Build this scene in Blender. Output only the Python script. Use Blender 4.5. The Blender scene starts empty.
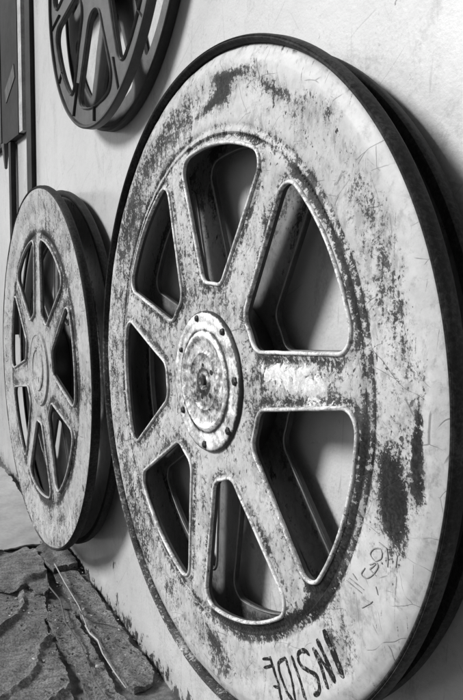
import bpy, bmesh, math, random
import numpy as np
from mathutils import Vector, Matrix
from mathutils.geometry import delaunay_2d_cdt

S = 0.30                     # metres per radius of the big reel
scene = bpy.context.scene
PI = math.pi
rad = math.radians

# ---------------------------------------------------------------- camera
RW = [[0.49108158430190357, 0.11433030448257081, -0.8635782878422169],
      [0.8708891864219287, -0.04193575852013869, 0.48968706040765636],
      [0.019771260175396363, -0.9925572898499428, -0.12016290457879886]]
cam_d = bpy.data.cameras.new("camera")
cam = bpy.data.objects.new("camera", cam_d)
scene.collection.objects.link(cam)
scene.camera = cam
cam_d.sensor_fit = 'HORIZONTAL'
cam_d.sensor_width = 36.0
cam_d.lens = 666.69 / 463.0 * 36.0
cam_d.shift_x = -0.0032
cam_d.clip_start = 0.02
cam_d.clip_end = 100.0
right = Vector([r[0] for r in RW]); down = Vector([r[1] for r in RW]); fwd = Vector([r[2] for r in RW])
M = Matrix.Identity(4)
for i in range(3):
    M[i][0] = right[i]; M[i][1] = -down[i]; M[i][2] = -fwd[i]
M.translation = Vector((1.89584822, -0.98722033, 0.36185428)) * S
cam.matrix_world = M

# ---------------------------------------------------------------- world, sun, exposure
SUN_AZ = 243.0     # compass-like angle of the sun in degrees, counter-clockwise from +X
SUN_EL = 30.0
w = bpy.data.worlds.new("World"); scene.world = w; w.use_nodes = True
nt = w.node_tree; nt.nodes.clear()
sky = nt.nodes.new('ShaderNodeTexSky'); sky.sky_type = 'NISHITA'; sky.sun_disc = False
sky.sun_elevation = rad(SUN_EL); sky.sun_rotation = rad(90 - SUN_AZ)
sky.air_density = 1.0; sky.dust_density = 1.0
bw = nt.nodes.new('ShaderNodeRGBToBW'); bg = nt.nodes.new('ShaderNodeBackground'); wo = nt.nodes.new('ShaderNodeOutputWorld')
bg.inputs['Strength'].default_value = 0.05
nt.links.new(sky.outputs[0], bw.inputs[0]); nt.links.new(bw.outputs[0], bg.inputs['Color']); nt.links.new(bg.outputs[0], wo.inputs[0])
sd = bpy.data.lights.new("sun", 'SUN'); sd.energy = 3.5; sd.angle = rad(15); sd.color = (1, 1, 1)
sun = bpy.data.objects.new("sun", sd); scene.collection.objects.link(sun)
sv = Vector((math.cos(rad(SUN_AZ)) * math.cos(rad(SUN_EL)), math.sin(rad(SUN_AZ)) * math.cos(rad(SUN_EL)), math.sin(rad(SUN_EL))))
sun.rotation_euler = (-sv).to_track_quat('-Z', 'Y').to_euler()
vs = scene.view_settings
vs.view_transform = 'Standard'; vs.look = 'None'; vs.gamma = 1.0; vs.use_curve_mapping = False
vs.exposure = 0.6
scene.cycles.max_bounces = 8

# ---------------------------------------------------------------- node helpers
class NT:
    def __init__(self, name):
        self.m = bpy.data.materials.new(name); self.m.use_nodes = True
        self.t = self.m.node_tree; self.t.nodes.clear()
        self.out = self.t.nodes.new('ShaderNodeOutputMaterial')
        self.b = self.t.nodes.new('ShaderNodeBsdfPrincipled')
        self.t.links.new(self.b.outputs[0], self.out.inputs[0])
        self.tc = self.t.nodes.new('ShaderNodeTexCoord')
        self.co = self.tc.outputs['Object']
    def link(self, a, b):
        if hasattr(a, 'is_output') or isinstance(a, bpy.types.NodeSocket): self.t.links.new(a, b)
        else: b.default_value = a
    def mapping(self, scale=(1, 1, 1), loc=(0, 0, 0), rot=(0, 0, 0), co=None):
        n = self.t.nodes.new('ShaderNodeMapping'); self.t.links.new(co or self.co, n.inputs[0])
        n.inputs['Location'].default_value = loc; n.inputs['Rotation'].default_value = rot; n.inputs['Scale'].default_value = scale
        return n.outputs[0]
    def noise(self, scale, detail=6, rough=0.6, co=None, dist=0.0):
        n = self.t.nodes.new('ShaderNodeTexNoise'); self.t.links.new(co or self.co, n.inputs['Vector'])
        n.inputs['Scale'].default_value = scale; n.inputs['Detail'].default_value = detail
        n.inputs['Roughness'].default_value = rough; n.inputs['Distortion'].default_value = dist
        return n.outputs['Fac']
    def vor_edge(self, scale, co=None):
        n = self.t.nodes.new('ShaderNodeTexVoronoi'); n.feature = 'DISTANCE_TO_EDGE'
        self.t.links.new(co or self.co, n.inputs['Vector']); n.inputs['Scale'].default_value = scale
        return n.outputs['Distance']
    def wave(self, scale, dist=3, co=None, d='X', detail=3):
        n = self.t.nodes.new('ShaderNodeTexWave'); n.bands_direction = d
        self.t.links.new(co or self.co, n.inputs['Vector']); n.inputs['Scale'].default_value = scale
        n.inputs['Distortion'].default_value = dist; n.inputs['Detail'].default_value = detail
        return n.outputs['Fac']
    def math(self, op, a, b=0.0, c=0.0, clamp=False):
        n = self.t.nodes.new('ShaderNodeMath'); n.operation = op; n.use_clamp = clamp
        for i, v in enumerate((a, b, c)): self.link(v, n.inputs[i])
        return n.outputs[0]
    def step(self, v, lo, hi, a=0.0, b=1.0):
        n = self.t.nodes.new('ShaderNodeMapRange'); n.interpolation_type = 'SMOOTHSTEP'
        self.link(v, n.inputs[0]); n.inputs[1].default_value = lo; n.inputs[2].default_value = hi
        n.inputs[3].default_value = a; n.inputs[4].default_value = b
        return n.outputs[0]
    def mix(self, f, a, b):
        n = self.t.nodes.new('ShaderNodeMix'); n.data_type = 'FLOAT'
        self.link(f, n.inputs[0]); self.link(a, n.inputs[2]); self.link(b, n.inputs[3])
        return n.outputs[0]
    def hair(self, scale, stretch, rot, eps, co=None, seed=0.0, gate=None):
        m0 = self.mapping(rot=(0, rad(rot), 0), loc=(seed, seed, seed), co=co)
        bend = self.t.nodes.new('ShaderNodeTexNoise'); self.t.links.new(m0, bend.inputs['Vector']); bend.inputs['Scale'].default_value = scale * .6
        mx = self.t.nodes.new('ShaderNodeMix'); mx.data_type = 'VECTOR'; mx.inputs[0].default_value = .03
        self.t.links.new(m0, mx.inputs[4]); self.t.links.new(bend.outputs['Color'], mx.inputs[5])
        sp = self.t.nodes.new('ShaderNodeSeparateXYZ'); self.t.links.new(self.mapping(scale=(1, 1, stretch), co=mx.outputs[1]), sp.inputs[0])
        cb = self.t.nodes.new('ShaderNodeCombineXYZ'); self.t.links.new(sp.outputs[0], cb.inputs[0]); self.t.links.new(sp.outputs[2], cb.inputs[1])
        vo = self.t.nodes.new('ShaderNodeTexVoronoi'); vo.feature = 'DISTANCE_TO_EDGE'; vo.voronoi_dimensions = '2D'
        vo.inputs['Scale'].default_value = scale; self.t.links.new(cb.outputs[0], vo.inputs['Vector'])
        l = self.step(vo.outputs['Distance'], eps, eps * 2.4, 1, 0)
        g = self.step(self.noise(scale * .9, 3, .6, self.mapping(loc=(seed + 5, 0, 3), co=co)), *(gate or (.53, .60)))
        return self.math('MULTIPLY', l, g)
    def attr(self, name):
        n = self.t.nodes.new('ShaderNodeAttribute'); n.attribute_name = name
        return n.outputs['Fac']
    def bump(self, h, dist, strength=1.0):
        n = self.t.nodes.new('ShaderNodeBump'); n.inputs['Distance'].default_value = dist; n.inputs['Strength'].default_value = strength
        self.link(h, n.inputs['Height']); self.t.links.new(n.outputs[0], self.b.inputs['Normal'])
    def done(self, col, rough=0.5, metal=0.0, spec=0.5):
        self.link_color(col); self.link(rough, self.b.inputs['Roughness']); self.link(metal, self.b.inputs['Metallic'])
        if spec is not None: self.b.inputs['Specular IOR Level'].default_value = spec
        return self.m
    def link_color(self, v):
        s = self.b.inputs['Base Color']
        if isinstance(v, bpy.types.NodeSocket):
            n = self.t.nodes.new('ShaderNodeCombineColor')
            for i in range(3): self.t.links.new(v, n.inputs[i])
            self.t.links.new(n.outputs[0], s)
        else: s.default_value = (v, v, v, 1)

# chipped paint over dark steel; 'wear' attribute says where the reel is chipped most; rim and hub also carry painted shade in it
def chipped_paint(name, paint=0.415, under=0.022, bias=0.0, seed=0.0, rough=0.55, scratch=1.0):
    n = NT(name)
    co = n.mapping(loc=(seed, seed * .7, seed * 1.3))
    wear_shade = n.attr('wear_shade')
    big = n.noise(17, 4, .55, co)
    med = n.noise(85, 9, .72, co, .35)
    fine = n.noise(330, 6, .75, co, .2)
    streak = n.noise(110, 6, .7, n.mapping(scale=(1.0, 1, .28), rot=(0, rad(-38), 0), co=co), .6)
    f = n.math('ADD', n.math('MULTIPLY', med, .36), n.math('MULTIPLY', fine, .44))
    f = n.math('ADD', f, n.math('MULTIPLY', streak, .22))
    f = n.math('ADD', f, n.math('MULTIPLY', big, .18))
    f = n.math('ADD', f, n.math('MULTIPLY', wear_shade, .30))
    mid = n.step(f, .700 - bias, .725 - bias)
    speck = n.math('MULTIPLY', n.step(n.noise(230, 4, .65, n.mapping(scale=(1, 1, .6), rot=(0, rad(-20), 0), co=co), .3), .63, .655), n.step(n.math('ADD', n.noise(13, 4, .6, co), n.math('MULTIPLY', wear_shade, .22)), .50, .60))
    speck2 = n.math('MULTIPLY', n.step(n.noise(105, 5, .6, n.mapping(scale=(1, 1, .5), rot=(0, rad(-25), 0), loc=(3, 3, 3), co=co), .4), .645, .665), n.step(n.math('ADD', n.noise(10, 4, .6, n.mapping(loc=(8, 1, 2), co=co)), n.math('MULTIPLY', wear_shade, .2)), .52, .60))
    speck = n.math('MULTIPLY', n.math('MAXIMUM', speck, speck2), n.step(wear_shade, .02, .12))
    chip = n.step(f, .750 - bias, .766 - bias)
    chip = n.math('MAXIMUM', chip, speck)
    edge = n.step(f, .728 - bias, .752 - bias)
    # hair scratches and crazing
    warp = n.t.nodes.new('ShaderNodeMix'); warp.data_type = 'VECTOR'; warp.inputs[0].default_value = .015
    nz = n.t.nodes.new('ShaderNodeTexNoise'); n.t.links.new(co, nz.inputs['Vector']); nz.inputs['Scale'].default_value = 25; nz.inputs['Detail'].default_value = 5
    n.t.links.new(co, warp.inputs[4]); n.t.links.new(nz.outputs['Color'], warp.inputs[5])
    sp = n.t.nodes.new('ShaderNodeSeparateXYZ'); n.t.links.new(warp.outputs[1], sp.inputs[0])
    cb = n.t.nodes.new('ShaderNodeCombineXYZ'); n.t.links.new(sp.outputs[0], cb.inputs[0]); n.t.links.new(sp.outputs[2], cb.inputs[1])
    vo = n.t.nodes.new('ShaderNodeTexVoronoi'); vo.feature = 'DISTANCE_TO_EDGE'; vo.voronoi_dimensions = '2D'
    vo.inputs['Scale'].default_value = 22; n.t.links.new(cb.outputs[0], vo.inputs['Vector']); cr = vo.outputs['Distance']
    crm = n.math('MULTIPLY', n.step(cr, .003, .008, .6, 0), n.step(n.noise(23, 3, .6, co), .50, .56))
    sc1 = n.noise(30, 2, .5, n.mapping(scale=(9, 1, .35), rot=(0, rad(25), 0), co=co), .1)
    sc2 = n.noise(34, 2, .5, n.mapping(scale=(8, 1, .3), rot=(0, rad(-52), 0), co=co), .1)
    s1 = n.math('MULTIPLY', n.step(sc1, .665, .70), n.step(fine, .45, .6))
    s2 = n.math('MULTIPLY', n.step(sc2, .665, .70), n.step(med, .45, .6))
    hl = n.hair(26, .18, 20, .004, co, 1.3)
    for q in ((34, .14, -55, .0045, co, 4.1), (24, .3, 75, .0035, co, 7.7)): hl = n.math('MAXIMUM', hl, n.hair(*q))
    hl = n.math('MULTIPLY', hl, .8)
    sc = n.math('MULTIPLY', n.math('MAXIMUM', n.math('MAXIMUM', hl, n.math('MAXIMUM', s1, s2)), crm), .75 * scratch, clamp=True)
    tone = n.math('MULTIPLY', n.step(n.noise(9, 5, .6, co), .3, .7, .84, 1.10), paint)
    tone = n.math('MULTIPLY', tone, n.step(n.noise(90, 5, .7, co), .3, .7, .88, 1.08))
    grey = n.math('MULTIPLY', n.step(fine, .35, .65, .5, 1.8), under)
    grime = n.math('ADD', n.math('MULTIPLY', n.noise(38, 8, .78, co, .5), .6), n.math('MULTIPLY', n.noise(150, 5, .75, n.mapping(scale=(1, 1, .5), rot=(0, rad(-30), 0), co=co), .3), .4))
    grime = n.step(n.math('ADD', grime, n.math('MULTIPLY', wear_shade, .10)), .50, .62)
    tone = n.mix(n.math('MULTIPLY', grime, .62), tone, paint * .38)
    grey = n.math('MULTIPLY', grey, n.step(n.math('ADD', n.math('MULTIPLY', n.noise(20, 6, .7, n.mapping(loc=(4, 2, 7), co=co)), .7), n.math('MULTIPLY', fine, .3)), .42, .60, 1.0, 2.5))
    grey = n.math('MULTIPLY', grey, n.step(wear_shade, .30, .80, 1.0, .40))
    c = n.mix(n.math('MULTIPLY', mid, .38), tone, paint * .35)
    c = n.mix(n.math('MULTIPLY', edge, .5), c, paint * .3)
    c = n.mix(sc, c, under * 1.6)
    c = n.mix(chip, c, grey)
    bare = n.attr('bare')
    bf = n.step(n.math('ADD', n.math('MULTIPLY', n.noise(70, 6, .7, co, 1.2), .8), n.math('MULTIPLY', bare, .3)), .62, .68)
    bf = n.math('MULTIPLY', bf, n.step(bare, .1, .3))
    c = n.mix(bf, c, n.step(fine, .4, .6, .55, .80))
    n.bump(n.math('SUBTRACT', n.math('MULTIPLY', fine, .25), n.math('ADD', chip, n.math('MULTIPLY', sc, .5))), .0006, .6)
    n.link(n.mix(chip, .5, .2), n.b.inputs['Specular IOR Level']); m_ = n.done(c, n.mix(chip, rough, .7), n.math('MULTIPLY', bf, .5), None)
    return m_

def hub_metal():
    n = NT('scraped_hub_metal')
    a = n.noise(120, 9, .8, None, .3); b = n.noise(380, 6, .85, n.mapping(scale=(1, 1, .4), rot=(0, .6, 0)), .2); d = n.noise(32, 5, .65, n.mapping(loc=(3, 2, 1)), .6)
    f = n.math('ADD', n.math('MULTIPLY', a, .55), n.math('MULTIPLY', b, .25)); f = n.math('ADD', f, n.math('MULTIPLY', d, .3))
    wear_shade = n.attr('wear_shade')
    f = n.math('SUBTRACT', f, n.math('MULTIPLY', wear_shade, .2))
    c = n.mix(n.step(f, .44, .49), .03, .24)
    c = n.mix(n.step(f, .50, .55), c, .55)
    c = n.mix(n.step(f, .575, .61), c, .92)
    n.bump(n.math('ADD', f, n.math('MULTIPLY', b, .4)), .0014, .7)
    return n.done(c, .36, .35)

def plain(name, c, rough=.5, metal=0.0, var=.25, scale=40, spec=.5, seed=0.0, bump=.0003):
    n = NT(name)
    co = n.mapping(loc=(seed, seed, seed))
    t = n.math('MULTIPLY', n.step(n.noise(scale, 6, .65, co), .3, .7, 1 - var, 1 + var), c)
    t = n.math('MULTIPLY', t, n.step(n.noise(scale * 7, 4, .7, co), .3, .7, 1 - var * .5, 1 + var * .5))
    n.bump(n.noise(scale * 5, 5, .7, co), bump, .5)
    return n.done(t, rough, metal, spec)

def wall_mat():
    n = NT('scuffed_wall_paint')
    a = n.noise(3.5, 5, .55); b = n.noise(30, 7, .7); g = n.noise(320, 3, .6)
    t = n.math('MULTIPLY', n.step(a, .3, .7, .92, 1.04), .50)
    t = n.math('MULTIPLY', t, n.step(b, .3, .75, 1.04, .92))
    spot = n.math('MULTIPLY', n.step(n.noise(75, 7, .75, None, .6), .64, .67), n.step(n.noise(9, 3, .6), .45, .58))
    drip = n.noise(28, 4, .6, n.mapping(scale=(1.5, 1, .18)), .2)
    dm = n.math('MULTIPLY', n.step(drip, .67, .75), .35)
    sc = n.noise(22, 2, .4, n.mapping(scale=(7, 1, .5), rot=(0, rad(-35), 0)))
    scm = n.math('MULTIPLY', n.step(sc, .70, .74), .45)
    hl = n.hair(10, .2, 35, .0022, None, 3.3, (.52, .58))
    for q in ((14, .25, -48, .003, None, 6.2, (.52, .58)), (9, .15, 4, .002, None, 1.2, (.52, .58))): hl = n.math('MAXIMUM', hl, n.hair(*q))
    smear = n.step(n.math('ADD', n.math('MULTIPLY', n.noise(16, 8, .75, n.mapping(scale=(1, 1, .5)), .8), .7), n.math('MULTIPLY', g, .3)), .50, .64)
    dirt = n.attr('wear_shade')   # soot and flaking near the floor
    dm2 = n.math('MULTIPLY', n.step(n.math('ADD', n.noise(60, 8, .72, n.mapping(scale=(1, 1, .6)), .4), n.math('MULTIPLY', dirt, .26)), .715, .745), n.step(dirt, .05, .3))
    c = n.mix(n.math('MULTIPLY', smear, .42), t, .20); c = n.mix(n.math('MULTIPLY', hl, .3), c, .12); c = n.mix(dm, c, .2); c = n.mix(scm, c, .26); c = n.mix(n.math('MULTIPLY', spot, .7), c, .15); c = n.mix(dm2, c, .05)
    c = n.math('MULTIPLY', c, n.step(dirt, 0, 1, 1, .8))
    n.bump(n.math('ADD', n.math('MULTIPLY', g, .3), n.math('ADD', b, n.math('MULTIPLY', n.noise(8, 3, .5), 2))), .0018, .6)
    n.b.inputs['Coat Weight'].default_value = 1.0; n.b.inputs['Coat Roughness'].default_value = .2; n.b.inputs['Coat IOR'].default_value = 2.0
    return n.done(c, n.step(b, .3, .7, .45, .55), 0, .4)

def floor_mat():
    n = NT('floor_dirt')
    a = n.noise(12, 8, .7); b = n.noise(120, 5, .75)
    t = n.step(a, .3, .7, .045, .16)
    c = n.math('MULTIPLY', t, n.step(b, .3, .7, .6, 1.4))
    n.bump(n.math('ADD', a, n.math('MULTIPLY', b, .5)), .004, .8)
    return n.done(c, .85)

def fibre_mat(name, c, ridge=70, rot=0.0, seed=0.0):
    n = NT(name)
    co = n.mapping(loc=(seed, seed, 0), rot=(0, 0, rot))
    wv = n.wave(ridge * .35, 5, n.mapping(scale=(.9, .35, 1), co=co), 'X', 4)
    a = n.noise(26, 8, .7, co); b = n.noise(340, 4, .8, co)
    t = n.math('MULTIPLY', n.step(a, .3, .7, .7, 1.25), c)
    t = n.math('MULTIPLY', t, n.step(b, .35, .65, .45, 1.6))
    line = n.math('MULTIPLY', n.step(wv, .0, .12, 1, 0), n.step(a, .40, .6, .1, .6))
    t = n.mix(line, t, c * .3)
    spot = n.step(n.noise(70, 4, .6, n.mapping(loc=(9, 4, 0), co=co)), .70, .73)
    t = n.mix(n.math('MULTIPLY', spot, .8), t, .02)
    n.bump(n.math('ADD', n.math('ADD', n.math('MULTIPLY', wv, .7), n.math('MULTIPLY', a, 1.6)), n.math('MULTIPLY', b, .9)), .0045, 1.0)
    return n.done(t, .8)

MAT_PAINT = chipped_paint('chipped_grey_paint')
MAT_PAINT_B = chipped_paint('dull_chipped_paint', paint=.36, under=.025, bias=.002, seed=3.1)
MAT_INNER = chipped_paint('shaded_inner_flange_paint', paint=.13, bias=-.05, seed=5.3, scratch=.35, rough=.45)  # flange paint darkened to stand in for shade inside the reel
MAT_RIM = chipped_paint('worn_shaded_rim_paint', paint=.30, under=.022, bias=.05, seed=1.7, rough=.5)  # worn paint, its sides toned as lit and shaded in make_rim
MAT_RIM_BACK = chipped_paint('shaded_back_rim_paint', paint=.10, under=.018, bias=.05, seed=2.7, rough=.5)  # rim paint darkened for the shade behind the front flange
MAT_UNDERSIDE = plain('shaded_flange_underside', .03, .6, 0, .3, 30)  # hidden side of the front flange blackened to deepen the shade within
MAT_LIP = chipped_paint('rubbed_lip_paint', paint=.66, under=.10, bias=.01, seed=8.1, rough=.38)
MAT_LIP_DULL = chipped_paint('dull_lip_paint', paint=.42, under=.08, bias=.01, seed=8.6)
MAT_HUB = hub_metal()
MAT_DARK = plain('dark_steel', .03, .5, .2, .3)
MAT_BOLT = plain('blackened_bolt', .018, .55, .3, .3)
MAT_CAST = plain('dark_cast_aluminium', .055, .5, .1, .22, 60, bump=.0006)
MAT_CAST_LIP = plain('pale_cast_edge', .13, .4, .1, .22, 60)  # window lips paler than the rest of the casting
MAT_CAST_DK = plain('cast_rib_edge', .035, .45, .2, .22, 60)
def ink_mat():
    n = NT('black_brush_paint')
    f = n.math('ADD', n.math('MULTIPLY', n.noise(130, 7, .75), .6), n.math('MULTIPLY', n.noise(420, 5, .8), .4))
    c = n.mix(n.step(f, .53, .57), .010, .22); n.bump(f, .0004, .5)
    return n.done(c, .65, 0, .2)
MAT_INK = ink_mat()
MAT_PENCIL = plain('pencil_line', .25, .6, 0, .4, 160)
MAT_WALL = wall_mat()
MAT_FLOOR = floor_mat()

# ---------------------------------------------------------------- object helpers
def link(o, parent=None):
    scene.collection.objects.link(o)
    if parent is not None: o.parent = parent
    return o
def tag(o, label=None, cat=None, group=None, kind=None):
    if label: o['label'] = label
    if cat: o['category'] = cat
    if group: o['group'] = group
    if kind: o['kind'] = kind
    return o
def empty(name, loc):
    o = bpy.data.objects.new(name, None); o.location = loc; o.empty_display_size = .05
    return link(o)
def mesh_obj(name, V, F, mat, parent=None, attrs=None, smooth=True, auto=35):
    me = bpy.data.meshes.new(name)
    V = np.asarray(V, float) * S
    me.from_pydata(V.tolist(), [], [tuple(int(i) for i in f) for f in F])
    me.update()
    if attrs:
        for k, a in attrs.items():
            at = me.attributes.new(k, 'FLOAT', 'POINT'); at.data.foreach_set('value', np.asarray(a, np.float32))
    me.materials.append(mat)
    if smooth:
        me.polygons.foreach_set('use_smooth', [True] * len(me.polygons))
        if auto: 
            me.set_sharp_from_angle(angle=rad(auto))
    o = bpy.data.objects.new(name, me)
    return link(o, parent)

def lathe(profile, n=200, a0=0.0, a1=2 * PI):
    """profile: (r, y) list, revolved about the Y axis; closed ring."""
    V, F = [], []
    m = len(profile)
    for i in range(n):
        t = a0 + (a1 - a0) * i / n
        for (r, y) in profile: V.append((r * math.cos(t), y, r * math.sin(t)))
    for i in range(n):
        j = (i + 1) % n
        for k in range(m - 1): F.append((i * m + k, j * m + k, j * m + k + 1, i * m + k + 1))
    return V, F

def sweep(path, rx, ry, n=8, closed=True, nrm=None):
    """tube along a closed/open path in the XZ plane; rx in-plane radius, ry radius along Y. path: (x,y,z)"""
    P = np.array(path, float); N = len(P); V, F = [], []
    rx = np.broadcast_to(rx, N); ry = np.broadcast_to(ry, N)
    for i in range(N):
        a = P[(i - 1) % N] if (closed or i > 0) else P[i]; b = P[(i + 1) % N] if (closed or i < N - 1) else P[i]
        t = b - a; t[1] = 0; L = np.linalg.norm(t); t = t / (L if L else 1)
        s = np.array([-t[2], 0, t[0]])
        for k in range(n):
            q = 2 * PI * k / n
            V.append(P[i] + s * rx[i] * math.cos(q) + np.array([0, ry[i] * math.sin(q), 0]))
    for i in range(N if closed else N - 1):
        j = (i + 1) % N
        for k in range(n):
            l = (k + 1) % n
            F.append((i * n + k, i * n + l, j * n + l, j * n + k))
    if not closed:
        F.append(tuple(range(n))); F.append(tuple((N - 1) * n + k for k in reversed(range(n))))
    return V, F

def merge(*parts):
    V, F = [], []
    for v, f in parts:
        o = len(V); V.extend([tuple(p) for p in v]); F.extend([tuple(i + o for i in q) for q in f])
    return V, F

def box(x0, x1, y0, y1, z0, z1):
    V = [(x, y, z) for x in (x0, x1) for y in (y0, y1) for z in (z0, z1)]
    F = [(0, 1, 3, 2), (4, 6, 7, 5), (0, 4, 5, 1), (2, 3, 7, 6), (0, 2, 6, 4), (1, 5, 7, 3)]
    return V, F

# smooth value noise for wear maps
_rng = np.random.RandomState(5)
_tab = _rng.rand(64, 64)
def vnoise(x, y):
    xi = np.floor(x).astype(int); yi = np.floor(y).astype(int); fx = x - xi; fy = y - yi
    fx = fx * fx * (3 - 2 * fx); fy = fy * fy * (3 - 2 * fy)
    g = lambda a, b: _tab[a % 64, b % 64]
    return (g(xi, yi) * (1 - fx) + g(xi + 1, yi) * fx) * (1 - fy) + (g(xi, yi + 1) * (1 - fx) + g(xi + 1, yi + 1) * fx) * fy

# ---------------------------------------------------------------- reel flange
class Plate:
    """A spoked disc. r_in/r_out: reach of the windows, w_in/w_out: spoke half widths, ph: first spoke angle (deg)."""
    def __init__(s, r_in=.32, r_out=.742, w_in=.084, w_out=.064, ph=8.9, rho_in=.028, rho_out=.062, n=7):
        s.r_in, s.r_out, s.w_in, s.w_out, s.ph, s.ri, s.ro, s.n = r_in, r_out, w_in, w_out, rad(ph), rho_in, rho_out, n
    def sdf(s, x, z):
        """>0 outside windows (on metal), <0 in a window"""
        r = np.hypot(x, z); a = np.arctan2(z, x) - s.ph
        step = 2 * PI / s.n
        a = np.mod(a, step); a = np.minimum(a, step - a)              # angle from the nearest spoke axis
        along = r * np.cos(a); across = r * np.sin(a)
        wdt = s.w_in + (s.w_out - s.w_in) * (along - .33) / .4
        d1 = wdt - across; d2 = r - s.r_out; d3 = s.r_in - along * np.clip(np.cos(step / 2 - a) / 1.0, .0, 1) ** 0
        d3 = s.r_in - r
        t = np.clip((r - s.r_in) / (s.r_out - s.r_in), 0, 1); rho = s.ri + (s.ro - s.ri) * t
        dr = np.maximum(d2, d3)
        u = np.maximum(d1 + rho, 0); v = np.maximum(dr + rho, 0)
        return np.hypot(u, v) + np.minimum(np.maximum(d1, dr) + rho, 0) - rho
    def outline(s, k, N=150, off=0.0):
        a = s.ph + 2 * PI / s.n * (k + .5); rc = (s.r_in + s.r_out) * .52
        cx, cz = rc * math.cos(a), rc * math.sin(a)
        th = np.linspace(0, 2 * PI, 1440, endpoint=False)
        lo = np.zeros_like(th); hi = np.full_like(th, .5)
        for _ in range(30):
            mid = (lo + hi) / 2
            inside = s.sdf(cx + mid * np.cos(th), cz + mid * np.sin(th)) < off
            lo = np.where(inside, mid, lo); hi = np.where(inside, hi, mid)
        px = cx + lo * np.cos(th); pz = cz + lo * np.sin(th)
        seg = np.hypot(np.roll(px, -1) - px, np.roll(pz, -1) - pz); cum = np.r_[0, np.cumsum(seg)]
        q = np.linspace(0, cum[-1], N, endpoint=False)
        return np.c_[np.interp(q, cum, np.r_[px, px[0]]), np.interp(q, cum, np.r_[pz, pz[0]])]

def plate_tris(pl, R, spacing, n_out=320, n_win=150, rings=(), hole=0.06):
    pts = []; edges = []
    def loop(P):
        b = len(pts); pts.extend([tuple(p) for p in P]); m = len(P)
        edges.extend([(b + i, b + (i + 1) % m) for i in range(m)])
    t = np.linspace(0, 2 * PI, n_out, endpoint=False)
    loop(np.c_[R * np.cos(t), R * np.sin(t)])
    for k in range(pl.n): loop(pl.outline(k, n_win))
    nh = 40; t = np.linspace(0, 2 * PI, nh, endpoint=False); loop(np.c_[hole * np.cos(t), hole * np.sin(t)])
    extra = []
    for rr in rings:
        m = int(2 * PI * rr / (spacing * 1.1)); t = np.linspace(0, 2 * PI, m, endpoint=False)
        extra.append(np.c_[rr * np.cos(t), rr * np.sin(t)])
    r = hole + spacing
    while r < R - spacing * .6:
        if all(abs(r - q) > spacing * .55 for q in rings):
            m = max(12, int(2 * PI * r / spacing)); t = np.linspace(0, 2 * PI, m, endpoint=False) + r * 37
            extra.append(np.c_[r * np.cos(t), r * np.sin(t)])
        r += spacing
    E = np.vstack(extra); E = E[pl.sdf(E[:, 0], E[:, 1]) > spacing * .45]
    pts.extend([tuple(p) for p in E])
    vo, eo, fo, *_ = delaunay_2d_cdt([Vector(p) for p in pts], edges, [], 0, 1e-7)
    V = np.array([(v.x, v.y) for v in vo]); F = np.array([f for f in fo if len(f) == 3])
    c = V[F].mean(1)
    keep = (pl.sdf(c[:, 0], c[:, 1]) > 0) & (np.hypot(c[:, 0], c[:, 1]) > hole * .99) & (np.hypot(c[:, 0], c[:, 1]) < R)
    return V, F[keep]

def make_plate(name, pl, R, spacing, thick, y0, mat, parent, relief=None, wear_shade=None, rings=(), face=-1, n_out=320, n_win=150, hole=.06, bare=None, inside=None):
    """face=-1: decorated face looks to -Y at y0; back at y0+thick (face=+1: mirrored)."""
    V2, F = plate_tris(pl, R, spacing, n_out, n_win, rings, hole)
    x, z = V2[:, 0], V2[:, 1]; n = len(V2)
    d = pl.sdf(x, z); r = np.hypot(x, z)
    h = relief(x, z, r, d) if relief else np.zeros(n)
    yf = y0 + face * h; yb = np.full(n, y0 - face * thick)
    V = np.vstack([np.c_[x, yf, z], np.c_[x, yb, z]])
    F1 = F if face < 0 else F[:, ::-1]
    # orientation: make the front look to -Y
    a, b, c = V[F1[0]]; nn = np.cross(b - a, c - a)
    if nn[1] * face < 0: F1 = F1[:, ::-1]
    F2 = F1[:, ::-1] + n
    cnt = {}
    for f in F1:
        for i in range(3):
            e = (f[i], f[(i + 1) % 3]); k = (min(e), max(e)); cnt.setdefault(k, []).append(e)
    sides = []
    for k, es in cnt.items():
        if len(es) == 1:
            a, b = es[0]; sides.append((b, a, a + n, b + n))
    w_ = wear_shade(x, z, r, d) if wear_shade else np.full(n, .2)
    b_ = bare(x, z, r, d) if bare else np.zeros(n)
    o = mesh_obj(name, V, [tuple(f) for f in F1] + [tuple(f) for f in F2] + sides, mat, parent,
                 {'wear_shade': np.r_[w_, w_ * .5], 'bare': np.r_[b_, b_ * 0]}, True, 40)
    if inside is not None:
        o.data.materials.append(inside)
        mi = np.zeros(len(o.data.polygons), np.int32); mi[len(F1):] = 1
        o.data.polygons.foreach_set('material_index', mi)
    return o

def gauss(v, c, s): return np.exp(-((v - c) / s) ** 2)

def relief_main(x, z, r, d):
    h = -.005 * gauss(r, .771, .006) - .005 * gauss(r, .795, .006)
    h += .005 * (np.clip((r - .90) / .05, 0, 1) ** 2 * (3 - 2 * np.clip((r - .90) / .05, 0, 1)))  # ridge then flare
    h += .004 * (r < .783)
    h -= .005 * gauss(d, .026, .008)
    h -= .010 * np.clip((r - .965) / .03, 0, 1) ** 2
    h -= .022 * np.clip((r - .997) / .024, 0, 1) ** 2
    h += .003 * (vnoise(x * 9 + 20, z * 9 + 20) - .5) + .0016 * (vnoise(x * 27 + 20, z * 27 + 20) - .5)
    return h

def blob(x, z, cx, cz, sx, sz, rot=0.0):
    c, s_ = math.cos(rad(rot)), math.sin(rad(rot)); u = (x - cx) * c + (z - cz) * s_; v = -(x - cx) * s_ + (z - cz) * c
    return np.exp(-((u / sx) ** 2 + (v / sz) ** 2))

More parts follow.
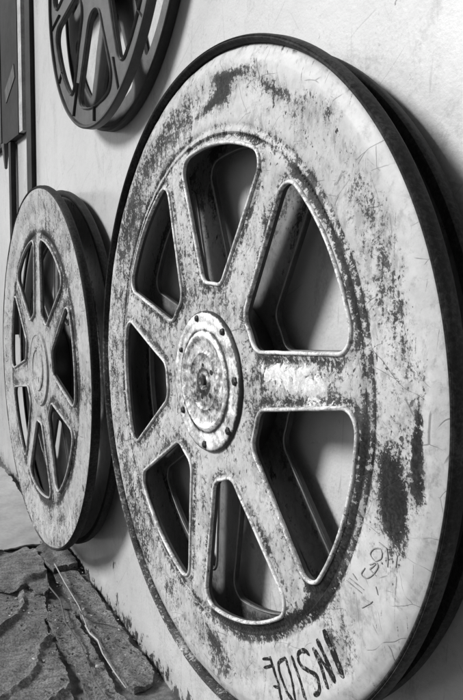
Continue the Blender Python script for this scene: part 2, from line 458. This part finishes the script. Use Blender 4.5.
def wear_main(x, z, r, d):
    a = np.degrees(np.arctan2(z, x))
    w_ = .08 + .18 * vnoise(x * 4 + 7, z * 4 + 11) + .12 * vnoise(x * 13 + 7, z * 13 + 11)
    w_ += .24 * gauss(d, .022, .012) * np.clip((.80 - r) / .02, 0, 1)
    w_ += .26 * gauss(r, .771, .008) + .26 * gauss(r, .796, .008)
    w_ += .44 * gauss(r, .768, .026) * np.clip(1.4 - np.abs(a + 50) / 38, 0, 1)
    w_ += .10 * gauss(r, .775, .020) * np.clip(1.4 - np.abs(a - 35) / 35, 0, 1)
    w_ += .08 * np.clip((.80 - r) / .2, 0, 1)
    w_ += .18 * ((a > 100) | (a < -120)) * (r > .8)          # left flank is rubbed all over
    w_ += .10 * gauss(r, .90, .05)
    w_ -= .25 * gauss(r, .975, .03) * ((a > -80) & (a < 120))
    w_ += .66 * blob(x, z, .865, -.125, .040, .11, 8) + .2 * blob(x, z, .85, -.1, .09, .17, 8)
    w_ += .60 * blob(x, z, .94, -.045, .022, .09, 6)
    w_ += .55 * blob(x, z, .935, .09, .012, .10, -3)
    w_ -= .09 * ((r > .80)) * np.clip((x - .2) / .3, 0, 1)
    w_ += .55 * blob(x, z, .055, .890, .05, .035)
    w_ += .55 * blob(x, z, .12, .93, .12, .016, -5)
    w_ += .50 * blob(x, z, -.03, .865, .10, .015, 12)
    w_ += .45 * blob(x, z, .34, .845, .09, .022, -28)
    w_ += .40 * blob(x, z, .60, .74, .05, .03, -40)
    w_ += .16 * blob(x, z, .76, .40, .07, .16, 15)
    w_ += .16 * blob(x, z, .83, .28, .04, .14, 15)
    w_ += .26 * blob(x, z, .0, .27, .16, .06)
    w_ += .22 * blob(x, z, .70, -.46, .03, .08, 40)
    w_ += .30 * blob(x, z, .76, -.58, .03, .03)
    w_ += .28 * blob(x, z, .62, -.47, .02, .12, 40)
    w_ += .35 * blob(x, z, .06, -.86, .10, .06)
    w_ -= .30 * blob(x, z, .50, -.69, .14, .07, 38)
    w_ -= .25 * blob(x, z, .82, -.32, .08, .12)
    return np.clip(w_, 0, 1.3)
def bare_main(x, z, r, d):
    return np.clip(blob(x, z, .42, .08, .20, .05, 5) * .85 + .45 * blob(x, z, .58, .06, .08, .05) + .3 * vnoise(x * 6, z * 6) * (r < .75), 0, 1)

def wear_soft(x, z, r, d):
    return np.clip(.15 + .3 * vnoise(x * 5 + 3, z * 5 + 9) + .25 * gauss(d, .03, .02) + .3 * gauss(r, .785, .02), 0, 1)

def relief_soft(x, z, r, d):
    return -.006 * gauss(r, .775, .010) + .010 * np.clip((r - .90) / .05, 0, 1) - .005 * gauss(d, .028, .010) + .003 * (vnoise(x * 9, z * 9) - .5)

def make_rim(parent, y, mat, face=-1, R=1.017, n=260, k=.62):
    """rolled edge of the flange, with a crease on its crown"""
    pr = [(R - .004, 0.004), (R + .004, -.016), (R + .008, -.020), (R + .012, -.0225), (R + .017, -.020), (R + .019, -.0165), (R + .023, -.020),
          (R + .027, -.014), (R + .031, -.005), (R + .032, .006), (R + .034, .018), (R + .028, .026), (R + .012, .027), (R - .004, .024)]
    pr = [(R + (r - R) * k, y + (v * (k if v < 0 else 1) if face < 0 else .014 - v * (k if v < 0 else 1))) for r, v in pr]
    V, F = lathe(pr + [pr[0]], n)
    if face < 0: F = [f[::-1] for f in F]
    V = np.array(V); w_ = .15 + .6 * vnoise(V[:, 0] * 7 + 40, V[:, 2] * 7 + 40)
    w_ = w_ * .6 + .25 + .55 * np.clip((V[:, 0] + V[:, 2] + .9) / .5, 0, 1)  # lower left kept pale as if lit, upper and right darkened as shade
    return mesh_obj('rim', V, F, mat, parent, {'wear_shade': w_, 'bare': np.zeros(len(V))}, True, 50)

def make_lips(pl, parent, mat, y, face=-1, rx=.0058, ry=.008, N=150, which=None, wob=.0016):
    for k in range(pl.n):
        if which is not None and k not in which: continue
        P = pl.outline(k, N, off=.003)
        t = np.arange(N)
        rxx = rx * (1 + .10 * (vnoise(t * .35 + 13 * k, t * 0. + k) - .5))
        jig = wob * (vnoise(t * .22 + 5 * k, t * 0. + 3.3 + k) - .5)
        path = np.c_[P[:, 0] + jig, np.full(N, y + face * .004), P[:, 1] + jig]
        V, F = sweep(path, rxx, ry, 10)
        mesh_obj('window_lip', V, F, mat, parent, {'wear_shade': np.full(len(V), .35), 'bare': np.zeros(len(V))}, True, 0)

FT = .014
def build_reel(name, loc, scale, ph, detail, mat, lipmat, gap=.115, yaw=0, ph_back=None):
    root = empty(name, Vector(loc) * S); root.scale = (scale,) * 3
    pl = Plate(ph=ph)
    hi = detail == 'high'
    fl = make_plate('front_flange', pl, 1.021, .0115 if hi else .02, FT, 0.0, mat, root,
                    relief_main if hi else relief_soft, wear_main if hi else wear_soft,
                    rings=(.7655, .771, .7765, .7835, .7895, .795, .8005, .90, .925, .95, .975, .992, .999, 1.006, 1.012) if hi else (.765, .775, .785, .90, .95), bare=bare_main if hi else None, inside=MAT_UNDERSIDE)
    make_rim(fl, 0.0, MAT_RIM)
    make_lips(pl, fl, lipmat, 0.0)
    pb = Plate(ph=ph if ph_back is None else ph_back)
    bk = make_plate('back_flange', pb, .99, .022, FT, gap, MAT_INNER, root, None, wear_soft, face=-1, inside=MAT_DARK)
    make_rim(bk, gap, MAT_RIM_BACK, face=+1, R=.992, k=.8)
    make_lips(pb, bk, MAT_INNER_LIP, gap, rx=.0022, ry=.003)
    V, F = lathe([(.05, FT + .001), (.255, FT + .001), (.26, FT + .006), (.26, gap - .006), (.255, gap - .001), (.05, gap - .001)], 96)
    mesh_obj('core', V, F, MAT_DARK, root)
    V, F = lathe([(.0, gap + FT), (.0449, gap + FT), (.045, gap + FT + .002), (.045, gap + FT + .06), (0, gap + FT + .06)], 32)
    mesh_obj('axle', V, F, MAT_DARK, root)
    return root, fl

MAT_INNER_LIP = plain('inner_window_edge', .17, .35, 0, .2, 80)

def hub_plate(parent, mat, fine=True):
    """scraped round plate with rings, boss and bolts"""
    prof = [(.0, .0), (.012, .0), (.018, -.010), (.026, -.016), (.034, -.014), (.05, -.012), (.085, -.012), (.092, -.016), (.10, -.012), (.135, -.013), (.142, -.019), (.150, -.021), (.158, -.015),
            (.165, -.012), (.195, -.012), (.205, -.013), (.219, -.012), (.226, -.008), (.229, .002), (.229, .012)]
    pr = []
    for i in range(len(prof) - 1):
        (r0, y0), (r1, y1) = prof[i], prof[i + 1]; m = max(1, int((r1 - r0) / .006))
        for k in range(m): pr.append((r0 + (r1 - r0) * k / m, y0 + (y1 - y0) * k / m))
    pr.append(prof[-1]); pr = [(r + .0005, y - .006) for r, y in pr]
    V, F = lathe(pr, 220)
    F = [f[::-1] for f in F]
    V = np.array(V); r = np.hypot(V[:, 0], V[:, 2])
    V[:, 1] += -.0022 * (vnoise(V[:, 0] * 30 + 20, V[:, 2] * 30 + 20) - .5) - .0025 * (vnoise(V[:, 0] * 90, V[:, 2] * 90) - .5)
    w_ = .22 * np.clip((.135 - r) / .02, 0, 1) + 1.1 * gauss(r, .166, .005) + 1.0 * gauss(r, .228, .006) + .6 * gauss(r, .04, .006) + .4 * gauss(r, .135, .006) + .25 * (vnoise(r * 160, r * 0 + 3) - .5) - .35 * blob(V[:, 0], V[:, 2], -.02, .17, .12, .07) - .2 * blob(V[:, 0], V[:, 2], .0, -.18, .15, .04)  # ring grooves and plate edge darkened as crevice shade, over the scraping
    hp = mesh_obj('hub_plate', V, F, mat, parent, {'wear_shade': w_}, True, 50)
    for (r0, a, s) in [(.207, 105, 1), (.210, 55, 1), (.190, 154, .8), (.205, 9, 1.35), (.195, -141, 1.1), (.206, -86, 1.2), (.210, -37, 1.2)]:
        x, z = r0 * math.cos(rad(a)), r0 * math.sin(rad(a)); q = .0115 * s
        V, F = lathe([(0.0005, -.008), (q * .55, -.008), (q * .9, -.005), (q, 0), (q, .012)], 6 if s > 1 else 14)
        V = [(vx + x, vy - .018, vz + z) for vx, vy, vz in V]
        mesh_obj('bolt', V, [f[::-1] for f in F], MAT_BOLT, hp, None, False)
    for (r0, a) in [(.052, 98), (.062, 36), (.052, -71 - 30), (.060, -15 - 25)]:
        x, z = r0 * math.cos(rad(a)), r0 * math.sin(rad(a)); q = .0085
        V, F = lathe([(0.0004, -.0008), (q, -.0008), (q + .002, .004)], 18)
        V = [(vx + x, vy - .0185, vz + z) for vx, vy, vz in V]
        mesh_obj('screw_hole', V, [f[::-1] for f in F], MAT_BOLT, hp, None, True)
    V, F = lathe([(0.0004, -.0245), (.011, -.0245), (.0125, -.02), (.0125, 0)], 24)
    mesh_obj('spindle_hole', V, [f[::-1] for f in F], MAT_BOLT, hp)
    return hp

# ---------------------------------------------------------------- the setting: floor, wall
YW = .17
ZF = -1.514
def wall_mesh():
    xs = np.r_[np.arange(-7, -2.6, .2), np.arange(-2.6, 1.4, .03), np.arange(1.4, 4.01, .2)]
    zs = np.r_[np.arange(ZF - .1, -.9, .02), np.arange(-.9, 3.2, .1)]
    X, Z = np.meshgrid(xs, zs); n = X.size
    Yv = YW + .004 * (vnoise(X * 1.7 + 30, Z * 1.7 + 30) - .5)
    V = np.c_[X.ravel(), Yv.ravel(), Z.ravel()]
    nx = len(xs); F = []
    for j in range(len(zs) - 1):
        for i in range(nx - 1):
            a = j * nx + i; F.append((a, a + 1, a + nx + 1, a + nx))
    hgt = V[:, 2] - ZF
    w_ = np.clip(1 - hgt / (.10 + .12 * vnoise(V[:, 0] * 3 + 9, V[:, 0] * 0 + 2)), 0, 1)
    w_ += .5 * blob(V[:, 0], V[:, 2], -1.45, -1.30, .35, .12, -10)
    w_ += .35 * blob(V[:, 0], V[:, 2], .62, .98, .05, .04)
    # back face for thickness
    b = len(V)
    V = np.vstack([V, [(xs[0], YW + .5, zs[0]), (xs[-1], YW + .5, zs[0]), (xs[-1], YW + .5, zs[-1]), (xs[0], YW + .5, zs[-1])]])
    c0, c1, c2, c3 = 0, nx - 1, len(zs) * nx - 1, (len(zs) - 1) * nx
    F += [(b, b + 3, b + 2, b + 1), (c0, b, b + 1, c1), (c1, b + 1, b + 2, c2), (c2, b + 2, b + 3, c3), (c3, b + 3, b, c0)]
    o = mesh_obj('wall', V, F, MAT_WALL, None, {'wear_shade': np.clip(np.r_[w_, np.zeros(4)], 0, 1)}, True, 40)
    return o
wall = wall_mesh()
tag(wall, 'scuffed white painted wall that the three film reels hang on', 'wall')

def floor_mesh():
    n = 60; xs = np.linspace(-8, 6, n); ys = np.linspace(-7, YW + .3, n)
    X, Y = np.meshgrid(xs, ys); V = np.c_[X.ravel(), Y.ravel(), np.full(X.size, ZF)]
    F = [(j * n + i, j * n + i + 1, (j + 1) * n + i + 1, (j + 1) * n + i) for j in range(n - 1) for i in range(n - 1)]
    return mesh_obj('floor', V, F, MAT_FLOOR)
tag(floor_mesh(), kind='structure')

# ---------------------------------------------------------------- sheets lying on the floor
def sheet(name, poly, z0, thick, mat, relief, label, cat, group=None, spacing=.018):
    P = [Vector(p) for p in poly]; dens = []
    m = len(poly)
    for i in range(m):
        a, b = P[i], P[(i + 1) % m]; k = max(1, int((b - a).length / (spacing * .8)))
        for j in range(k):
            q = a.lerp(b, j / k)
            dens.append((q.x + .007 * (random.random() - .5) + .035 * float(vnoise(np.array(q.x * 14 + 70), np.array(q.y * 14 + 70)) - .5), q.y + .007 * (random.random() - .5) + .03 * float(vnoise(np.array(q.x * 17 + 90), np.array(q.y * 17 + 30)) - .5)))
    A = np.array(dens); nb = len(A)
    edges = [(i, (i + 1) % nb) for i in range(nb)]
    gx, gy = np.meshgrid(np.arange(A[:, 0].min(), A[:, 0].max(), spacing), np.arange(A[:, 1].min(), A[:, 1].max(), spacing))
    G = np.c_[gx.ravel(), gy.ravel()]
    def inside(q):
        x, y = q[:, 0], q[:, 1]; c = np.zeros(len(q), bool); j = nb - 1
        for i in range(nb):
            xi, yi, xj, yj = A[i, 0], A[i, 1], A[j, 0], A[j, 1]
            t = ((yi > y) != (yj > y)) & (x < (xj - xi) * (y - yi) / (yj - yi + 1e-12) + xi); c ^= t; j = i
        return c
    G = G[inside(G)]
    dmin = np.array([np.hypot(A[:, 0] - g[0], A[:, 1] - g[1]).min() for g in G]) if len(G) else np.zeros(0)
    G = G[dmin > spacing * .4]
    vo, eo, fo, *_ = delaunay_2d_cdt([Vector(p) for p in list(map(tuple, A)) + list(map(tuple, G))], edges, [], 0, 1e-6)
    V2 = np.array([(v.x, v.y) for v in vo]); F = np.array([f for f in fo if len(f) == 3]); c = V2[F].mean(1); F = F[inside(c)]
    n = len(V2); h = relief(V2[:, 0], V2[:, 1])
    V = np.vstack([np.c_[V2, z0 + thick + h], np.c_[V2, np.minimum(z0 + h * .0, z0 + thick + h - .002)]])
    a, b, c_ = V[F[0]]
    if np.cross(b - a, c_ - a)[2] < 0: F = F[:, ::-1]
    cnt = {}
    for f in F:
        for i in range(3):
            e = (f[i], f[(i + 1) % 3]); cnt.setdefault((min(e), max(e)), []).append(e)
    sides = [(es[0][1], es[0][0], es[0][0] + n, es[0][1] + n) for es in cnt.values() if len(es) == 1]
    o = mesh_obj(name, V, [tuple(f) for f in F] + [tuple(f) for f in (F[:, ::-1] + n)] + sides, mat, None, None, True, 40)
    # origin at its own place
    tag(o, label, cat, group)
    return o
random.seed(4)
fl_rel = lambda amp, k, s=0: (lambda x, y: amp * .5 * (vnoise(x * k * 5 + 80, y * k * 5 + 80) - .5) + amp * (vnoise(x * k + 50 + s, y * k * 1.7 + 50 + s) - .5) + amp * .5 * (vnoise(x * k * 3 + 50, y * k * 3 + 50) - .5))
def ridge_rel(x, y):
    u = x * .93 + y * .35 + .08 * (vnoise(x * 3 + 30, y * 3 + 30))
    return .006 * np.abs(np.sin(u * 22 + 2 * vnoise(x * 5 + 9, y * 5 + 9))) ** .5 + .034 * (vnoise(x * 4 + 60, y * 4 + 60) - .5) + .022 * np.clip(1 - np.abs(np.sin((x * 1.6 + y * 2.6 + .8 * vnoise(x * 3 + 20, y * 3 + 20)) * 4)) * 4, 0, 1) + .018 * (vnoise(x * 11 + 60, y * 11 + 60) - .5) + .008 * (vnoise(x * 26 + 60, y * 26 + 60) - .5)
def path_lr(pts): return pts

# lower matting: reaches from the camera side to the strip of boards
sheet('floor_mat', [(-2.30, -.12), (-2.05, -.06), (-1.66, -.13), (-1.45, -.185), (-1.10, -.205), (-.70, -.23), (.6, -.25), (.9, -.9), (-1, -1.3), (-2.3, -1.2)], ZF + .004, .012,
      fibre_mat('ribbed_matting', .19, 60, .35, 1.0), ridge_rel, 'grey ribbed matting spread over the floor in the lower left corner', 'mat')
sheet('torn_mat', [(-2.36, -.10), (-2.15, -.035), (-1.98, -.045), (-1.80, -.085), (-1.72, -.125), (-1.76, -.165), (-1.86, -.20), (-1.83, -.30), (-1.90, -.42), (-2.0, -.9), (-2.4, -.9)], ZF + .030, .012,
      fibre_mat('torn_matting', .19, 60, .30, 2.2), ridge_rel, 'torn upper layer of matting with a curled edge, beside the pale card', 'mat')
sheet('pale_card', [(-4.2, .10), (-2.95, .115), (-2.47, .075), (-2.36, .0), (-2.36, -.22), (-3.0, -.75), (-4.2, -.8)], ZF + .055, .010,
      plain('pale_card_stock', .30, .6, 0, .15, 18), fl_rel(.01, 2), 'flat pale sheet of card on the floor left of the leaning reel', 'card')
# boards between wall and matting
wood_a = fibre_mat('dusty_board', .19, 14, 1.57, 4.0)
def round_end(x0, x1, ya, yb, rr=.05, slant=.0):
    return [(x0, ya), (x0, yb), (x1 - rr, yb + slant), (x1 - rr * .3, yb + slant - rr * .3), (x1, (ya + yb) / 2 + slant), (x1 - rr * .2, ya + slant + rr * .4), (x1 - rr, ya + slant)]
sheet('floorboard', round_end(-1.93, -.68, -.010, .135, .06), ZF + .006, .028, wood_a, fl_rel(.022, 6),
      'dusty board with a rounded end lying closest to the wall', 'board', 'boards along the wall')
sheet('floorboard', [(-2.45, .03), (-2.40, .14), (-1.98, .145), (-1.955, .09), (-1.98, .0), (-2.10, -.035), (-2.3, -.04)], ZF + .010, .05, wood_a, fl_rel(.02, 7, 3),
      'short broken piece of board under the smaller reel, farthest along the wall', 'board', 'boards along the wall')
sheet('floorboard', [(-1.60, -.125), (-1.56, -.065), (-1.46, -.040), (-1.0, -.055), (-.45, -.05), (-.45, -.17), (-1.0, -.175), (-1.38, -.17), (-1.55, -.16)], ZF + .004, .020, wood_a, fl_rel(.024, 6, 7),
      'sunken board with a round end between the matting and the wall board', 'board', 'boards along the wall')
# twig and debris
def rod(name, pts, r, mat, label, cat):
    P = []
    for i in range(len(pts) - 1):
        for k in range(6):
            t = k / 6; P.append([pts[i][j] * (1 - t) + pts[i + 1][j] * t for j in range(3)])
    P.append(list(pts[-1])); P = np.array(P)
    N = len(P); V, F = [], []
    for i in range(N):
        t = P[min(i + 1, N - 1)] - P[max(i - 1, 0)]; t /= np.linalg.norm(t)
        s_ = np.cross(t, [0, 0, 1]); s_ /= np.linalg.norm(s_); u = np.cross(s_, t)
        rr = r * (1.1 - .5 * i / N)
        for k in range(7): q = 2 * PI * k / 7; V.append(P[i] + rr * (s_ * math.cos(q) + u * math.sin(q)))
    for i in range(N - 1):
        for k in range(7): l = (k + 1) % 7; F.append((i * 7 + k, i * 7 + l, i * 7 + 7 + l, i * 7 + 7 + k))
    F += [tuple(range(7)), tuple((N - 1) * 7 + k for k in reversed(range(7)))]
    o = mesh_obj(name, V, F, mat); return tag(o, label, cat)
STRAW = plain('dry_straw', .28, .6, 0, .2, 60)
rod('straw', [(-1.99, .0, ZF + .075), (-1.75, -.005, ZF + .062), (-1.45, -.01, ZF + .058), (-1.25, -.03, ZF + .05)], .0038, STRAW, 'long pale dry straw lying across the boards', 'straw')
rod('wire', [(-1.47, .0, ZF + .055), (-1.38, -.02, ZF + .055), (-1.27, .0, ZF + .056), (-1.2, .07, ZF + .056), (-1.12, .12, ZF + .055)], .0035, MAT_DARK, 'thin dark wire bent across the wall board', 'wire')
rod('cord', [(-1.27, -.03, ZF + .045), (-1.18, -.035, ZF + .05), (-1.10, -.02, ZF + .05), (-.98, -.035, ZF + .05), (-.80, -.035, ZF + .05), (-.68, -.03, ZF + .05)], .0042, plain('grey_cord', .3, .7), 'grey frayed cord running along the edge of the wall board', 'cord')
rod('cord', [(-2.0, -.05, ZF + .05), (-1.8, -.09, ZF + .045), (-1.6, -.07, ZF + .04), (-1.35, -.11, ZF + .04), (-1.1, -.10, ZF + .04), (-.8, -.13, ZF + .04), (-.6, -.12, ZF + .04)], .0045, plain('dark_cord', .07, .8), 'dark limp cord lying along the sunken board beside the matting', 'cord')
def debris(mat, n, seed, label):
    rr = random.Random(seed); parts = []
    for i in range(n):
        x = rr.uniform(-2.2, -.65); y = rr.uniform(-.35, .15); s_ = rr.uniform(.003, .008); z = ZF + (.052 if y > -.01 and x > -1.93 else .034)
        bmv = [(rr.uniform(-1, 1) * s_ * 1.6 + x, rr.uniform(-1, 1) * s_ * 1.2 + y, z + rr.uniform(-.2, .8) * s_) for _ in range(7)]
        bm_ = bmesh.new(); vs_ = [bm_.verts.new(v) for v in bmv]; bmesh.ops.convex_hull(bm_, input=vs_)
        bm_.verts.index_update(); parts.append(([tuple(v.co) for v in bm_.verts], [tuple(v.index for v in f.verts) for f in bm_.faces])); bm_.free()
    V, F = merge(*parts); o = mesh_obj('debris', V, F, mat, None, None, False); tag(o, label, 'debris', kind='stuff'); return o
debris(MAT_DARK, 420, 3, 'dark crumbs scattered over the boards and matting')
debris(plain('pale_crumbs', .35, .6), 40, 8, 'pale flakes scattered over the boards and matting')

# ---------------------------------------------------------------- left edge of the wall: post, panel, conduit
MAT_POST = plain('dark_post_paint', .02, .7, 0, .3, 20, .2)
MAT_PANEL = plain('dark_panel_board', .026, .8, 0, .25, 8, .15)
V, F = box(-3.19, -3.045, YW - .03, YW - .002, ZF + .002, 3.2)
post = mesh_obj('door_post', V, F, MAT_POST, None, None, False); tag(post, 'narrow dark upright post on the wall, left of the reels', 'post')
pr = empty('hanging_panel', Vector((-4.2, YW, 1.33)) * S); tag(pr, 'dark board panel hung on the wall in the upper left corner', 'panel')
off = np.array([4.2, -YW, -1.33])
def at_panel(V): return [tuple(np.array(v) + off) for v in V]
V, F = box(-5.2, -3.36, YW - .05, YW - .012, 1.33, 3.2); mesh_obj('board', at_panel(V), F, MAT_PANEL, pr, None, False)
V, F = box(-3.355, -3.245, YW - .045, YW - .012, 1.34, 3.2); mesh_obj('edge_strip', at_panel(V), F, plain('pale_edge_strip', .30, .5), pr, None, False)
V, F = box(-4.02, -3.98, YW - .058, YW - .0502, 1.36, 3.2); mesh_obj('seam', at_panel(V), F, plain('seam_strip', .05, .7, 0, .25, 40, .2), pr, None, False)
V, F = box(-3.80, -3.44, YW - .056, YW - .0502, 1.69, 1.80); 
c = np.array([-3.62, 0, 1.745]); th = rad(20)
V = [(c[0] + (v[0] - c[0]) * math.cos(th) - (v[2] - c[2]) * math.sin(th), v[1], c[2] + (v[0] - c[0]) * math.sin(th) + (v[2] - c[2]) * math.cos(th)) for v in V]
mesh_obj('tape', at_panel(V), F, plain('tape_piece', .07, .7, 0, .25, 40, .2), pr, None, False)
V, F = box(-3.74, -3.66, YW - .05, YW - .01, -.2, 1.32); o = mesh_obj('conduit', V, F, MAT_POST, None, None, False); tag(o, 'thin dark conduit running down the wall below the dark panel', 'conduit')
V, F = lathe([(0.001, 0), (.028, 0), (.030, .01), (.012, .19), (0.001, .2)], 10)
V = [(a - 3.85, c_ * 1.0 + YW - .05, 1.33 - b) for a, b, c_ in V]
o = mesh_obj('rag', V, F, plain('dirty_rag', .12, .9)); tag(o, 'small dirty rag hanging from the bottom of the dark panel', 'rag')

# ---------------------------------------------------------------- reels
main, main_fl = build_reel('film_reel', (0, 0, 0), 1.0, 8.9, 'high', MAT_PAINT, MAT_LIP, gap=.105)
tag(main, 'huge chipped pale grey film reel with writing on its rim, nearest of the three', 'film reel', 'film reels hung on the wall')
hub_plate(main, MAT_HUB)
second, second_fl = build_reel('film_reel', (-2.19, -.026, -.261), 1.05, 90.0, 'low', MAT_PAINT_B, MAT_LIP_DULL, gap=.115)
tag(second, 'worn grey film reel seen edge on at the left, close to the floor', 'film reel', 'film reels hung on the wall')
prof = [(.0005, -.004), (.03, -.012), (.10, -.012), (.105, -.018), (.13, -.018), (.135, -.010), (.19, -.010), (.195, -.014), (.215, -.012), (.22, .005)]
V, F = lathe(prof, 80); V = np.array(V)
mesh_obj('hub_plate', V, [f[::-1] for f in F], MAT_PAINT_B, second, {'wear_shade': .1 + .4 * vnoise(V[:, 0] * 20 + 20, V[:, 2] * 20 + 20), 'bare': np.zeros(len(V))})

# cast reel, upper left
def cast_reel():
    root = empty('cast_film_reel', Vector((-1.296, .047, 1.841)) * S); k = .8; root.scale = (k, k, k)
    pl = Plate(r_in=.36, r_out=.893, w_in=.088, w_out=.072, ph=-65.4, rho_in=.06, rho_out=.10)
    def rel(x, z, r, d): return .004 * (vnoise(x * 12, z * 12) - .5)
    fl = make_plate('front_flange', pl, 1.0, .022, .022, 0.0, MAT_CAST, root, rel, None, face=-1)
    gap = .118
    pb = Plate(r_in=.36, r_out=.885, w_in=.12, w_out=.108, ph=-63, rho_in=.03, rho_out=.04)
    bk = make_plate('back_flange', pb, 1.0, .022, .022, gap, MAT_CAST, root, rel, None, face=-1)
    for k_ in range(7):
        for p, par, y in ((pl, fl, -.010),):
            P = p.outline(k_, 120, off=.008)
            V, F = sweep(np.c_[P[:, 0], np.full(120, -.004), P[:, 1]], .004, .011, 8)
            mesh_obj('window_lip', V, F, MAT_CAST_LIP, par, None, True, 60)
        for frac, r0, r1 in ((0, .775, .985), (.5, .895, .985)):
            a = rad(-65.4 + 360 / 7 * (k_ + frac)); ca, sa = math.cos(a), math.sin(a)
            P = [(r * ca, -.006, r * sa) for r in np.linspace(r0, r1, 5)]
            V, F = sweep(P, .0035, .010, 8, closed=False); mesh_obj('rib', V, F, MAT_CAST, fl, None, True, 60)
        a = rad(-65.4 + 360 / 7 * k_)
    for y, par in ((0, fl), (gap, bk)):
        pr_ = [(.995, y + .025), (.995, y - .012), (1.0, y - .018), (1.012, y - .018), (1.02, y - .010), (1.02, y + .028), (1.010, y + .034), (.995, y + .030), (.995, y + .025)]
        V, F = lathe(pr_, 220); mesh_obj('rim', V, [f[::-1] for f in F], MAT_CAST_DK, par, None, True, 40)
    V, F = lathe([(.0, .023), (.30, .023), (.30, gap - .001), (.0, gap - .001)], 64); mesh_obj('core', V, F, MAT_DARK, root)
    V, F = lathe([(.0005, -.02), (.2, -.02), (.21, .0)], 48); mesh_obj('hub_plate', V, [f[::-1] for f in F], MAT_CAST, root)
    return root
cast = cast_reel()
tag(cast, 'dark cast metal film reel with ribbed round windows hanging at the top left', 'film reel', 'film reels hung on the wall')

# ---------------------------------------------------------------- writing on the big reel
def stroke(pts, wdt, y=-.0055, seed=0, taper=.3, relief=True):
    """flat brush stroke: a thin ribbon with a ragged edge, following the face"""
    P = [np.array(p, float) for p in pts]; Q = []
    m = len(P)
    for i in range(m - 1):
        p0 = P[max(i - 1, 0)]; p1 = P[i]; p2 = P[i + 1]; p3 = P[min(i + 2, m - 1)]
        k = max(3, int(np.linalg.norm(p2 - p1) / .004))
        for j in range(k):
            t = j / k
            if m > 3 and relief == 'curve':
                Q.append(.5 * (2 * p1 + (p2 - p0) * t + (2 * p0 - 5 * p1 + 4 * p2 - p3) * t * t + (3 * p1 - p0 - 3 * p2 + p3) * t ** 3))
            else: Q.append(p1 * (1 - t) + p2 * t)
    Q.append(P[-1]); Q = np.array(Q); N = len(Q); V, F = [], []
    for i in range(N):
        t = Q[min(i + 1, N - 1)] - Q[max(i - 1, 0)]; L = np.hypot(*t); t = t / (L if L else 1); s_ = np.array([-t[1], t[0]])
        end = min(1, .45 + min(i, N - 1 - i) / 4)
        w1 = wdt * end * (.75 + .7 * vnoise(np.array(i * .45 + seed * 7.), np.array(seed * 3.1)))
        w2 = wdt * end * (.75 + .7 * vnoise(np.array(i * .45 + seed * 5. + 20), np.array(seed * 2.3 + 9)))
        for q in (Q[i] + s_ * w1, Q[i] - s_ * w2):
            x, z = q; r = math.hypot(x, z)
            h = float(relief_main(np.array([x]), np.array([z]), np.array([r]), np.array([.2]))[0])
            V.append((x, -h - .0022, z))
    for i in range(N - 1): F.append((2 * i, 2 * i + 1, 2 * i + 3, 2 * i + 2))
    V = np.array(V); n = len(V)
    V = np.vstack([V, V + [0, .0018, 0]])
    F2 = [tuple(i + n for i in f[::-1]) for f in F]
    side = [(2 * i, 2 * i + 2, 2 * i + 2 + n, 2 * i + n) for i in range(N - 1)] + [(2 * i + 3, 2 * i + 1, 2 * i + 1 + n, 2 * i + 3 + n) for i in range(N - 1)]
    return V, F + F2 + side
E1 = [stroke([(0.369, -0.76), (0.407, -0.736), (0.459, -0.796), (0.486, -0.829), (.452, -.852)], .0042, seed=1), stroke([(0.378, -0.782), (0.420, -0.752)], .0036, seed=2), stroke([(.43, -.808), (.459, -.796)], .0036, seed=8)]
D1 = [stroke([(0.483, -0.694), (0.527, -0.756), (0.550, -0.790)], .0042, seed=3), stroke([(0.483, -0.694), (0.455, -0.72), (0.45, -0.741), (0.469, -0.766), (0.499, -0.784), (0.550, -0.790)], .0042, seed=4, relief='curve')]
I1 = [stroke([(0.511, -0.672), (0.569, -0.731), (0.592, -0.754)], .0046, seed=5)]
S1 = [stroke([(0.59, -0.629), (0.574, -0.625), (0.547, -0.642), (0.542, -0.662), (0.561, -0.675), (0.592, -0.671), (0.625, -0.665), (0.638, -0.674), (0.643, -0.694), (0.623, -0.719)], .0050, seed=6, relief='curve')]
N1 = [stroke([(0.680, -0.667), (0.604, -0.599)], .0058, seed=7), stroke([(0.606, -0.600), (0.704, -0.637)], .0042, seed=9), stroke([(0.704, -0.633), (0.618, -0.569)], .0062, seed=10)]
I2 = [stroke([(0.645, -0.53), (0.671, -0.557), (0.734, -0.606)], .0085, seed=11)]
for ch in (E1, D1, I1, S1, N1, I2):
    V, F = merge(*ch); mesh_obj('painted_letter', V, F, MAT_INK, main_fl, None, False)
PEN = [[(0.726, -0.364), (0.781, -0.371)], [(0.737, -0.354), (0.788, -0.36)], [(0.83, -0.231), (0.854, -0.236)],
       [(0.842, -0.251), (0.834, -0.244), (0.814, -0.252), (0.804, -0.269), (0.819, -0.278), (0.839, -0.265), (0.842, -0.251)],
       [(0.802, -0.295), (0.823, -0.281), (0.83, -0.288), (0.814, -0.313), (0.793, -0.33), (0.778, -0.326), (0.788, -0.308)],
       [(0.825, -0.311), (0.803, -0.305), (0.823, -0.284)], [(0.748, -0.338), (0.764, -0.347)], [(0.854, -0.234), (0.86, -0.251), (0.861, -0.276)],
       [(0.878, -0.23), (0.89, -0.239), (0.888, -0.265)], [(0.826, -0.336), (0.835, -0.352)], [(0.783, -0.407), (0.818, -0.375)]]
V, F = merge(*[stroke(p, .0011, seed=20 + i, relief='curve') for i, p in enumerate(PEN)])
mesh_obj('pencil_scribble', V, F, MAT_PENCIL, main_fl, None, False)
